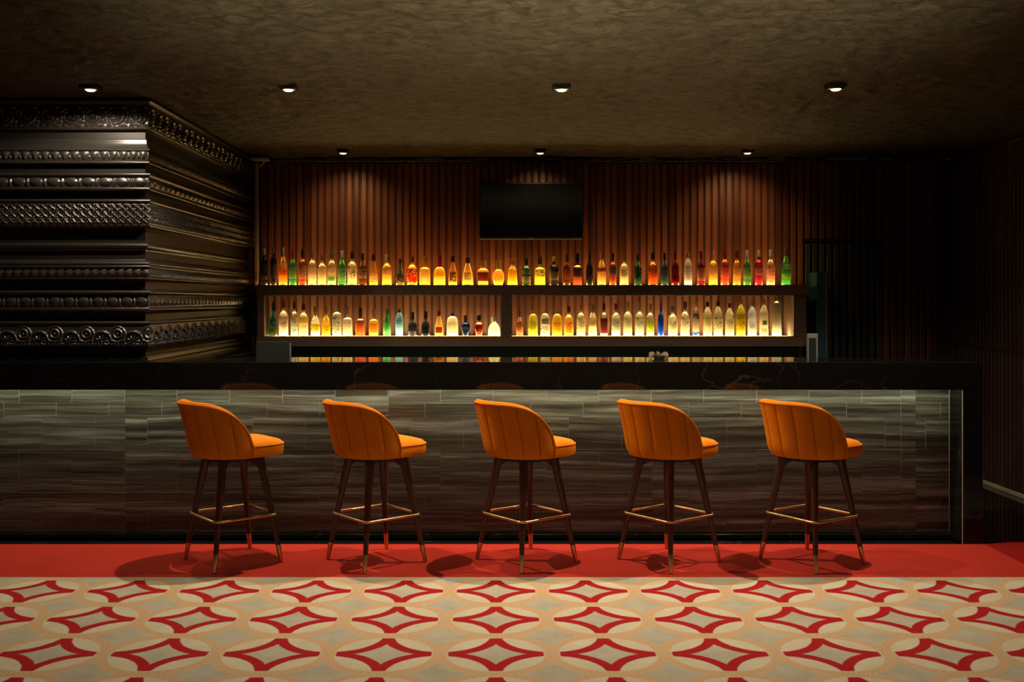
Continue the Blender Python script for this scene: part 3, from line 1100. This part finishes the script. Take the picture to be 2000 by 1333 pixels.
# ---------------------------------------------------------------- bottles
GL = {  # glass and what is in it: colour, share that lets the view through
    'amber': ((0.95, 0.42, 0.05), 0.30), 'gold': ((1.0, 0.62, 0.10), 0.25), 'honey': ((0.98, 0.50, 0.08), 0.3),
    'clear': ((0.95, 0.80, 0.50), 0.45), 'pale': ((0.94, 0.76, 0.36), 0.30), 'cream': ((0.95, 0.82, 0.46), 0.18),
    'yellow': ((0.98, 0.80, 0.06), 0.15), 'orange': ((1.0, 0.58, 0.05), 0.15), 'green': ((0.05, 0.30, 0.06), 0.3),
    'bright_green': ((0.05, 0.34, 0.06), 0.28), 'dark_green': ((0.015, 0.055, 0.022), 0.25), 'olive': ((0.16, 0.13, 0.05), 0.3),
    'black': ((0.012, 0.010, 0.012), 0.06), 'brown': ((0.10, 0.028, 0.012), 0.25), 'red_brown': ((0.42, 0.10, 0.03), 0.35),
    'maroon': ((0.13, 0.012, 0.018), 0.2), 'crimson': ((0.50, 0.02, 0.05), 0.25), 'navy': ((0.010, 0.018, 0.06), 0.15),
    'cobalt': ((0.015, 0.07, 0.52), 0.2), 'ice_blue': ((0.42, 0.78, 0.90), 0.2), 'teal': ((0.02, 0.06, 0.07), 0.2),
    'frost': ((0.62, 0.58, 0.36), 0.25), 'white': ((0.95, 0.94, 0.92), 0.08), 'red': ((0.72, 0.13, 0.08), 0.35),
}
PC = {  # caps and paper
    'black': (0.012, 0.011, 0.011), 'dark': (0.045, 0.028, 0.024), 'grey': (0.22, 0.20, 0.20), 'silver': (0.62, 0.60, 0.56),
    'white': (0.85, 0.80, 0.72), 'cream': (0.82, 0.72, 0.48), 'ivory': (0.86, 0.78, 0.62), 'red': (0.55, 0.02, 0.02), 'dark_red': (0.18, 0.012, 0.012),
    'gold': (0.80, 0.52, 0.12), 'yellow': (0.86, 0.66, 0.06), 'orange': (0.80, 0.30, 0.04), 'green': (0.05, 0.28, 0.10), 'dark_green': (0.02, 0.07, 0.03),
    'mauve': (0.28, 0.13, 0.15), 'purple': (0.20, 0.08, 0.22), 'pink': (0.80, 0.42, 0.34), 'blue': (0.10, 0.20, 0.42), 'slate': (0.20, 0.24, 0.26),
    'sky': (0.20, 0.45, 0.62), 'lavender': (0.36, 0.32, 0.50), 'tan': (0.55, 0.36, 0.18), 'maroon': (0.11, 0.020, 0.020), 'brown': (0.20, 0.08, 0.04),
    'pale_green': (0.50, 0.66, 0.40), 'lime': (0.60, 0.70, 0.12), 'charcoal': (0.07, 0.065, 0.06), 'cobalt': (0.02, 0.05, 0.45),
}


def glass_mat(k):
    nm = 'glass_' + k
    if nm in MATS:
        return nm
    (c, tr) = GL[k]
    m, nt, b = new_mat(nm)
    nt.nodes.remove(b)
    n = noise(nt, coords(nt), 25, 2)
    cc = mixc(nt, n, tuple(q * 0.92 for q in c), c)
    t = N(nt, 'ShaderNodeBsdfTranslucent'); L(nt, cc, t.inputs[0])
    d = N(nt, 'ShaderNodeBsdfDiffuse'); L(nt, cc, d.inputs[0])
    p = N(nt, 'ShaderNodeBsdfTransparent'); p.inputs[0].default_value = (*[q ** 0.6 for q in c], 1)
    gl = N(nt, 'ShaderNodeBsdfGlossy'); gl.inputs['Roughness'].default_value = 0.08
    fr = N(nt, 'ShaderNodeFresnel'); fr.inputs[0].default_value = 1.45
    m1 = N(nt, 'ShaderNodeMixShader'); m1.inputs[0].default_value = 0.22
    L(nt, t.outputs[0], m1.inputs[1]); L(nt, d.outputs[0], m1.inputs[2])
    m2 = N(nt, 'ShaderNodeMixShader'); m2.inputs[0].default_value = min(0.6, tr + 0.18)
    L(nt, m1.outputs[0], m2.inputs[1]); L(nt, p.outputs[0], m2.inputs[2])
    m3 = N(nt, 'ShaderNodeMixShader')
    L(nt, fr.outputs[0], m3.inputs[0]); L(nt, m2.outputs[0], m3.inputs[1]); L(nt, gl.outputs[0], m3.inputs[2])
    L(nt, m3.outputs[0], nt.nodes['Material Output'].inputs[0])
    return nm


def cap_mat(k):
    nm = 'cap_' + k
    if nm not in MATS:
        simple(nm, PC[k], 0.35, grain=0.12, gscale=60)
    return nm


def paper_mat(k, ink):
    nm = 'paper_%s_%s' % (k, ink)
    if nm in MATS:
        return nm
    m, nt, b = new_mat(nm)
    nt.nodes.remove(b)
    # small unreadable print and an emblem: stretched noise
    n = noise(nt, coords(nt, (42, 42, 62)), 1.0, 2, 0.5)
    pr = ramp(nt, n, [(0.52, (0, 0, 0)), (0.66, (1, 1, 1))])
    cc = mixc(nt, math_n(nt, 'MULTIPLY', pr, 0.88), PC[k], PC[ink])
    t = N(nt, 'ShaderNodeBsdfTranslucent'); L(nt, cc, t.inputs[0])
    d = N(nt, 'ShaderNodeBsdfDiffuse'); L(nt, cc, d.inputs[0])
    m1 = N(nt, 'ShaderNodeMixShader'); m1.inputs[0].default_value = 0.25
    L(nt, t.outputs[0], m1.inputs[1]); L(nt, d.outputs[0], m1.inputs[2])
    L(nt, m1.outputs[0], nt.nodes['Material Output'].inputs[0])
    return nm


# silhouettes: (half width fraction, height fraction) up to the mouth; section exponent; depth ratio; cap (from, radius)
SH = {
    'round':   ([(.90, 0), (1, .015), (1, .56), (.95, .60), (.70, .665), (.42, .70), (.34, .73), (.32, .86)], 2.0, 1.0, (.80, .38)),
    'tall':    ([(.90, 0), (1, .015), (1, .60), (.92, .65), (.62, .72), (.36, .77), (.32, .80), (.30, .88)], 2.0, 1.0, (.83, .37)),
    'wine':    ([(.90, 0), (1, .015), (1, .50), (.90, .57), (.55, .68), (.36, .76), (.31, .82), (.30, .94)], 2.0, 1.0, (.78, .34)),
    'champ':   ([(.95, 0), (1, .02), (1, .30), (.93, .42), (.72, .56), (.46, .70), (.31, .82), (.28, .94)], 2.0, 1.0, (.76, .33)),
    'square':  ([(.95, 0), (1, .015), (1, .52), (.94, .57), (.60, .60), (.36, .62), (.34, .80)], 7.0, .8, (.72, .42)),
    'flask':   ([(.92, 0), (1, .02), (1, .36), (.96, .44), (.80, .53), (.50, .585), (.30, .61), (.27, .80)], 3.0, .6, (.60, .34)),
    'pear':    ([(.90, 0), (1, .03), (.98, .22), (.88, .42), (.66, .60), (.42, .74), (.33, .80), (.32, .88)], 2.0, .8, (.80, .38)),
    'decanter': ([(.86, 0), (.92, .03), (.88, .20), (.96, .44), (1, .56), (.92, .62), (.52, .66), (.40, .70), (.38, .82)], 6.0, .8, (.72, .52)),
    'orb':     ([(.60, 0), (.72, .04), (.96, .20), (1, .34), (.92, .48), (.66, .58), (.40, .62), (.36, .78)], 2.6, .7, (.68, .42)),
    'flare':   ([(1, 0), (1, .03), (.93, .22), (.84, .45), (.78, .60), (.52, .66), (.40, .70), (.38, .84)], 3.5, .8, (.74, .46)),
    'urn':     ([(.52, 0), (.56, .04), (.72, .18), (.94, .38), (1, .48), (.92, .56), (.52, .63), (.34, .68), (.32, .84)], 2.2, .7, (.76, .40)),
    'bell':    ([(.92, 0), (1, .02), (.98, .25), (.90, .42), (.72, .56), (.42, .66), (.32, .70), (.32, .84)], 2.6, .7, (.76, .44)),
    'arch':    ([(.94, 0), (1, .02), (1, .60), (.95, .70), (.80, .79), (.45, .85), (.28, .87), (.26, .92)], 3.5, .65, (.86, .32)),
    'block':   ([(.94, 0), (1, .012), (1, .76), (.95, .81), (.75, .86), (.40, .89), (.30, .91), (.30, .96)], 5.0, .8, (.90, .36)),
    'slim':    ([(.92, 0), (1, .015), (1, .62), (.95, .67), (.66, .75), (.40, .81), (.33, .84), (.32, .93)], 2.0, 1.0, (.86, .38)),
    'cone':    ([(.82, 0), (.86, .015), (1, .45), (.98, .62), (.80, .74), (.42, .84), (.30, .88), (.30, .93)], 5.0, .85, (.86, .36)),
    'column':  ([(1, 0), (1, .012), (.84, .40), (.90, .62), (.96, .82), (.90, .86), (.50, .88), (.30, .90), (.30, .95)], 8.0, .85, (.92, .36)),
    'waist':   ([(.95, 0), (1, .02), (1, .18), (.86, .34), (.94, .50), (.96, .58), (.66, .66), (.42, .74), (.34, .80), (.33, .90)], 2.0, 1.0, (.72, .44)),
    'bulb':    ([(.86, 0), (1, .03), (1, .28), (.97, .42), (.80, .54), (.48, .62), (.34, .67), (.33, .86)], 2.0, .85, (.70, .40)),
}


def ring_pt(r, ex, ry, t):
    ct, st = math.cos(t), math.sin(t)
    q = (abs(ct) ** ex + abs(st) ** ex) ** (-1 / ex)
    return r * q * ct, r * ry * q * st


def bottle(x_, base, yd, topy, wpx, shape, glass, cap, papers, label, group):
    d = yd
    X = (x_ - 970) * d / F
    hh_ = EYE + (585 - topy) * d / F - base
    hw = wpx * d / F / 2
    prof, ex, ry, (c0, cr) = SH[shape]
    t = thing('liquor_bottle', label, 'bottle', (X, yd, base + 0.0008), group=group)
    P = [(hw * r, hh_ * z) for r, z in prof]
    # denser profile for round shoulders
    zs = [p[1] for p in P]
    dense = []
    for k in range(len(P) - 1):
        dense.append(P[k])
        dense.append(((P[k][0] + P[k + 1][0]) / 2, (P[k][1] + P[k + 1][1]) / 2))
    dense.append(P[-1])
    n = 20
    MB().lathe(dense, n, expo=ex, ry=ry, cap0=False, cap1=True).build('glass_body', glass_mat(glass), t, True)
    cz = c0 * hh_; crr = max(cr * hw, 0.009)
    MB().lathe([(crr * 0.96, cz), (crr, cz + 0.002), (crr, hh_ - 0.004), (crr * 0.85, hh_)], 16).build('cap', cap_mat(cap), t, True)
    zz0 = np.array([p[1] for p in P]); rr0 = np.array([p[0] for p in P])
    for (z0, z1, paper, ink, span) in papers:
        rows_ = []
        for k in range(7):
            z = (z0 + (z1 - z0) * k / 6) * hh_
            r = float(np.interp(z, zz0, rr0)) + 0.0012
            rows_.append([(*ring_pt(r, ex, ry, -PI / 2 + span * (q / 12 - 0.5) * 2), z) for q in range(13)])
        MB().grid(rows_).build('paper_label', paper_mat(paper, ink), t, True)
    return t


def lb(paper, ink='charcoal', z0=.10, z1=.52, span=1.25):
    return (z0, z1, paper, ink, span)


UP = [
 (516, 486, 14, 'tall', 'black', 'ivory', [lb('slate', 'silver', .30, .58), lb('orange', 'dark_red', .14, .26)], 'black bottle with slate and orange labels, far left'),
 (534, 484, 13, 'tall', 'black', 'grey', [lb('lavender', 'purple', .16, .56)], 'dark bottle with a lavender label'),
 (553, 484, 17, 'wine', 'amber', 'silver', [lb('white', 'tan', .44, .58), lb('orange', 'red', .26, .42)], 'amber bottle with a white shoulder label and silver cap'),
 (572, 490, 15, 'wine', 'green', 'red', [lb('cream', 'lime', .18, .52)], 'green bottle with cream label and red cap'),
 (591, 487, 16, 'round', 'red_brown', 'dark', [lb('ivory', 'slate', .16, .55)], 'bottle with tall ivory label and long dark cap'),
 (610, 489, 17, 'round', 'clear', 'grey', [lb('ivory', 'pink', .14, .52)], 'clear bottle with pinkish ivory label and grey cap'),
 (629, 498, 17, 'round', 'clear', 'mauve', [lb('cream', 'yellow', .12, .56)], 'shorter clear bottle with cream label and mauve cap'),
 (648, 490, 17, 'round', 'clear', 'green', [lb('ivory', 'pink', .30, .56), lb('green', 'dark_green', .12, .24, .8)], 'clear bottle with green emblem and green cap'),
 (668, 490, 17, 'wine', 'green', 'white', [lb('ivory', 'grey', .12, .50)], 'green bottle with pale label and white cap'),
 (688, 493, 19, 'round', 'clear', 'dark', [lb('ivory', 'black', .14, .54)], 'wide clear bottle with dark print on ivory label'),
 (708, 495, 17, 'wine', 'brown', 'dark_green', [lb('ivory', 'charcoal', .20, .52)], 'dark brown bottle with ivory label'),
 (729.5, 497.5, 17, 'pear', 'amber', 'dark', [lb('white', 'black', .10, .42, .7)], 'amber bottle with a narrow black and white label'),
 (755.5, 498, 19, 'round', 'gold', 'ivory', [lb('tan', 'white', .36, .58)], 'golden bottle with tan label high up'),
 (781.5, 506, 17, 'pear', 'olive', 'brown', [lb('charcoal', 'tan', .10, .42)], 'short olive dark bottle with charcoal label'),
 (805, 501.5, 20, 'round', 'gold', 'mauve', [lb('red', 'ivory', .08, .56)], 'bottle with a large red label'),
 (830, 501, 20.5, 'square', 'gold', 'gold', [lb('cream', 'gold', .06, .46, .9)], 'square golden bottle with gold stopper'),
 (858.5, 499, 23, 'flask', 'gold', 'red', [lb('yellow', 'orange', .28, .46, .9)], 'broad golden flask with bright red cap'),
 (884.5, 501, 17, 'pear', 'honey', 'black', [lb('charcoal', 'silver', .10, .46, .9)], 'honey bottle with charcoal label and black cap'),
 (913.5, 504, 22, 'pear', 'honey', 'dark', [lb('slate', 'silver', .18, .46, .7)], 'pear shaped honey bottle with oval grey label'),
 (943.5, 509.5, 22, 'decanter', 'honey', 'gold', [lb('maroon', 'dark', .16, .52, .9)], 'square shouldered amber decanter with maroon label'),
 (973.5, 508.5, 24, 'orb', 'gold', 'gold', [lb('yellow', 'gold', .18, .40, .8)], 'round golden ornamental decanter'),
 (1001, 505, 20, 'flare', 'gold', 'orange', [lb('yellow', 'gold', .08, .54, .9)], 'flared golden yellow bottle with orange cap'),
 (1028, 505, 17, 'round', 'dark_green', 'dark', [lb('pale_green', 'green', .40, .56), lb('pink', 'ivory', .10, .32)], 'dark green bottle with pale green and pink labels'),
 (1054.5, 501.5, 20.5, 'square', 'yellow', 'charcoal', [lb('cream', 'charcoal', .30, .53, 1.0)], 'square yellow bottle with cream label on its upper half'),
 (1082, 501, 18, 'round', 'black', 'yellow', [lb('cream', 'gold', .16, .46)], 'black bottle with cream label and yellow cap'),
 (1107, 497, 14, 'wine', 'brown', 'dark', [lb('orange', 'gold', .18, .52, .8)], 'slim brown bottle with orange label'),
 (1128, 495, 17, 'square', 'red_brown', 'black', [lb('charcoal', 'slate', .26, .52, .9)], 'reddish square bottle with charcoal label'),
 (1151.5, 496, 14, 'wine', 'black', 'black', [lb('charcoal', 'tan', .20, .46, .8)], 'all black bottle'),
 (1175, 493, 17, 'wine', 'honey', 'gold', [lb('purple', 'pink', .40, .52), lb('white', 'grey', .06, .36, .8)], 'honey bottle with purple and white labels'),
 (1197, 495, 14, 'round', 'red_brown', 'dark', [lb('blue', 'slate', .34, .54, .9)], 'slim reddish bottle with blue label'),
 (1219, 498, 17, 'round', 'pale', 'gold', [lb('slate', 'pale_green', .28, .50, .8)], 'pale bottle with grey green label'),
 (1246, 497, 15, 'wine', 'dark_green', 'dark_green', [lb('dark_green', 'pale_green', .20, .50, .8)], 'all dark green bottle'),
 (1275, 494, 18, 'round', 'red_brown', 'dark', [lb('orange', 'dark_red', .08, .42)], 'reddish bottle with orange label and dark cap'),
 (1298, 495, 15, 'wine', 'teal', 'black', [lb('slate', 'silver', .12, .54, .8)], 'dark teal bottle with silver grey label'),
 (1319, 491.5, 15, 'wine', 'maroon', 'dark', [lb('dark_red', 'red', .08, .30)], 'dark maroon bottle with deep red lower label'),
 (1344, 495, 15, 'slim', 'white', 'pink', [lb('silver', 'lavender', .12, .60)], 'slim white bottle with pink cap'),
 (1369, 490.5, 16, 'wine', 'maroon', 'maroon', [lb('cream', 'lime', .12, .50)], 'maroon black bottle with cream green label'),
 (1393, 490.5, 17, 'round', 'gold', 'pink', [lb('cream', 'gold', .30, .54)], 'golden bottle with cream label and pink cap'),
 (1415.5, 488, 16, 'round', 'red', 'brown', [lb('pink', 'red', .18, .46)], 'red bottle with pink label and brown cap'),
 (1439, 490.5, 15, 'round', 'amber', 'dark_red', [lb('ivory', 'tan', .20, .48)], 'amber bottle with ivory label and dark red cap'),
 (1459, 489, 15, 'wine', 'green', 'white', [lb('cream', 'green', .16, .52)], 'green bottle with cream label and bright white cap'),
 (1482, 489, 15, 'round', 'crimson', 'ivory', [lb('ivory', 'grey', .28, .50)], 'crimson bottle with ivory label'),
 (1505, 488, 16, 'round', 'clear', 'white', [lb('pink', 'dark_red', .06, .54)], 'clear bottle with pink figure label and white cap'),
 (1535, 484, 18, 'wine', 'bright_green', 'brown', [lb('white', 'slate', .42, .56, .8), lb('lime', 'green', .16, .30)], 'bright green bottle with round white label, far right'),
]
LOW = [
 (533.5, 591, 17, 'champ', 'dark_green', 'dark_green', [lb('charcoal', 'white', .30, .42, .6), lb('brown', 'orange', .06, .22)], 'dark green champagne style bottle, far left'),
 (554, 588, 18, 'round', 'cream', 'red', [lb('white', 'red', .10, .56)], 'white labelled bottle with tall red cap'),
 (575, 590, 14, 'round', 'clear', 'black', [lb('white', 'slate', .26, .54), lb('sky', 'blue', .06, .20, .9)], 'clear bottle with blue lower label and black cap'),
 (593, 593, 18, 'round', 'pale', 'dark_red', [lb('yellow', 'gold', .40, .58), lb('cream', 'tan', .08, .32)], 'bottle with round yellow label and dark red cap'),
 (616, 598, 18, 'bulb', 'cream', 'gold', [lb('yellow', 'brown', .16, .40)], 'cream bottle with yellow label and gold cap'),
 (637, 598, 17, 'bulb', 'orange', 'gold', [lb('yellow', 'brown', .10, .36)], 'orange gold bottle with gold cap'),
 (658, 605, 17, 'block', 'cream', 'cream', [lb('white', 'charcoal', .10, .74)], 'stubby cream bottle almost covered by a white label'),
 (679, 599, 18, 'square', 'pale', 'white', [lb('white', 'grey', .24, .53, .9)], 'pale square bottle with white label and white cap'),
 (704, 603, 17, 'square', 'red_brown', 'dark_green', [lb('orange', 'ivory', .08, .46, .9)], 'reddish square bottle with orange label'),
 (730, 604, 17, 'square', 'honey', 'cream', [lb('orange', 'tan', .12, .46, .9)], 'honey square bottle with cream cap'),
 (756, 604, 15, 'pear', 'bright_green', 'green', [lb('pale_green', 'white', .06, .50)], 'bright green bottle with pale green label'),
 (780, 604, 16, 'cone', 'ice_blue', 'charcoal', [lb('sky', 'white', .45, .66, .6)], 'pale ice blue tapered bottle'),
 (805.5, 610, 18, 'bulb', 'black', 'dark', [lb('white', 'charcoal', .04, .20, .9)], 'black bulbous bottle with white foot label'),
 (831.5, 608.6, 17, 'bulb', 'black', 'black', [lb('charcoal', 'dark', .10, .36, .9)], 'all black bulbous bottle'),
 (857.5, 608, 17, 'pear', 'honey', 'dark_red', [lb('maroon', 'dark', .12, .36, .9)], 'honey pear bottle with round maroon label'),
 (883.5, 612, 22, 'arch', 'cream', 'brown', [lb('ivory', 'cream', .10, .60, .9)], 'wide cream bottle with arched shoulders'),
 (909, 616.5, 18, 'urn', 'navy', 'dark_red', [lb('blue', 'navy' if False else 'slate', .30, .48, .6)], 'dark navy urn shaped bottle'),
 (935.6, 616.5, 21, 'urn', 'red_brown', 'black', [lb('dark_red', 'orange', .24, .48, .8)], 'red amber urn shaped bottle with black stopper'),
 (965, 619, 24, 'bell', 'cream', 'ivory', [lb('white', 'slate', .10, .48, .7)], 'white bell shaped bottle left of the divider'),
 (1015, 608.6, 13, 'wine', 'red_brown', 'brown', [lb('tan', 'ivory', .06, .36)], 'slim red brown bottle right of the divider'),
 (1041, 607, 18, 'arch', 'yellow', 'gold', [lb('lime', 'yellow', .12, .56, .9)], 'bright yellow green bottle'),
 (1064.6, 606, 18, 'arch', 'cream', 'cream', [lb('slate', 'white', .46, .68, .7), lb('white', 'charcoal', .08, .38)], 'cream bottle with round slate label'),
 (1088, 607, 19, 'arch', 'orange', 'gold', [lb('yellow', 'orange', .14, .56, .9)], 'glowing orange yellow bottle'),
 (1111, 599, 18, 'round', 'honey', 'dark_red', [lb('orange', 'brown', .10, .46, .7)], 'honey bottle with narrow orange label'),
 (1134.7, 593.6, 17, 'round', 'pale', 'orange', [lb('cream', 'slate', .10, .54)], 'pale bottle with tall amber cap'),
 (1157.5, 594.4, 17, 'waist', 'pale', 'gold', [lb('gold', 'cream', .30, .46)], 'waisted pale gold bottle'),
 (1179.6, 593, 14, 'round', 'clear', 'black', [lb('maroon', 'dark_red', .08, .54)], 'clear bottle with dark maroon label and black cap'),
 (1203, 593, 17, 'round', 'cream', 'red', [lb('silver', 'charcoal', .14, .52)], 'cream bottle with silver label and red cap'),
 (1226, 590.5, 17, 'round', 'cream', 'yellow', [lb('ivory', 'lime', .08, .52)], 'cream bottle with yellow cap'),
 (1249, 591, 17, 'round', 'cream', 'ivory', [lb('white', 'green', .10, .56)], 'cream bottle with green print and ivory cap'),
 (1270, 593.6, 15, 'round', 'pale', 'gold', [lb('lime', 'green', .12, .50)], 'slim pale bottle with lime label and gold cap'),
 (1290.6, 592, 12, 'wine', 'cobalt', 'cobalt', [lb('blue', 'sky', .48, .60, .8)], 'slim cobalt blue bottle'),
 (1314, 597.5, 18, 'round', 'cream', 'tan', [lb('ivory', 'slate', .08, .52)], 'cream bottle with tan cap'),
 (1338, 590, 18, 'round', 'clear', 'purple', [lb('cream', 'slate', .22, .54)], 'clear bottle with cream label and purple cap'),
 (1359.4, 589, 13, 'slim', 'clear', 'white', [lb('charcoal', 'white', .50, .64, .8), lb('cobalt', 'blue', .02, .12)], 'clear slim bottle with deep blue foot'),
 (1382, 590, 17, 'slim', 'cream', 'dark', [lb('cream', 'lime', .24, .58), lb('white', 'grey', .04, .22)], 'cream slim bottle with dark cap and white foot label'),
 (1402.5, 589, 17, 'slim', 'cream', 'dark', [lb('ivory', 'charcoal', .18, .58)], 'cream slim bottle with dark print'),
 (1425, 593, 17, 'slim', 'cream', 'red', [lb('cream', 'tan', .10, .52)], 'cream slim bottle with red cap'),
 (1447, 584, 17, 'slim', 'yellow', 'cream', [lb('yellow', 'brown', .14, .58)], 'golden yellow slim bottle with cream cap'),
 (1469, 588, 17, 'slim', 'white', 'silver', [lb('white', 'silver', .06, .38)], 'frosted white slim bottle with silver cap'),
 (1492, 585, 17, 'slim', 'cream', 'pink', [lb('charcoal', 'olive' if False else 'green', .30, .42, .5), lb('pink', 'white', .04, .20)], 'cream slim bottle with round dark emblem'),
 (1517, 581.6, 17, 'column', 'frost', 'silver', [], 'tall dim frosted square bottle, far right'),
]
YBOT = 9.05
for (x_, ty, w_, s_, g_, c_, pp, lab) in UP:
    bottle(x_, ZU1, YBOT, ty, w_, s_, g_, c_, pp, lab + ', upper shelf', 'bottles on the upper shelf')
for (x_, ty, w_, s_, g_, c_, pp, lab) in LOW:
    bottle(x_, ZL1, YBOT, ty, w_, s_, g_, c_, pp, lab + ', lower shelf', 'bottles on the lower shelf')
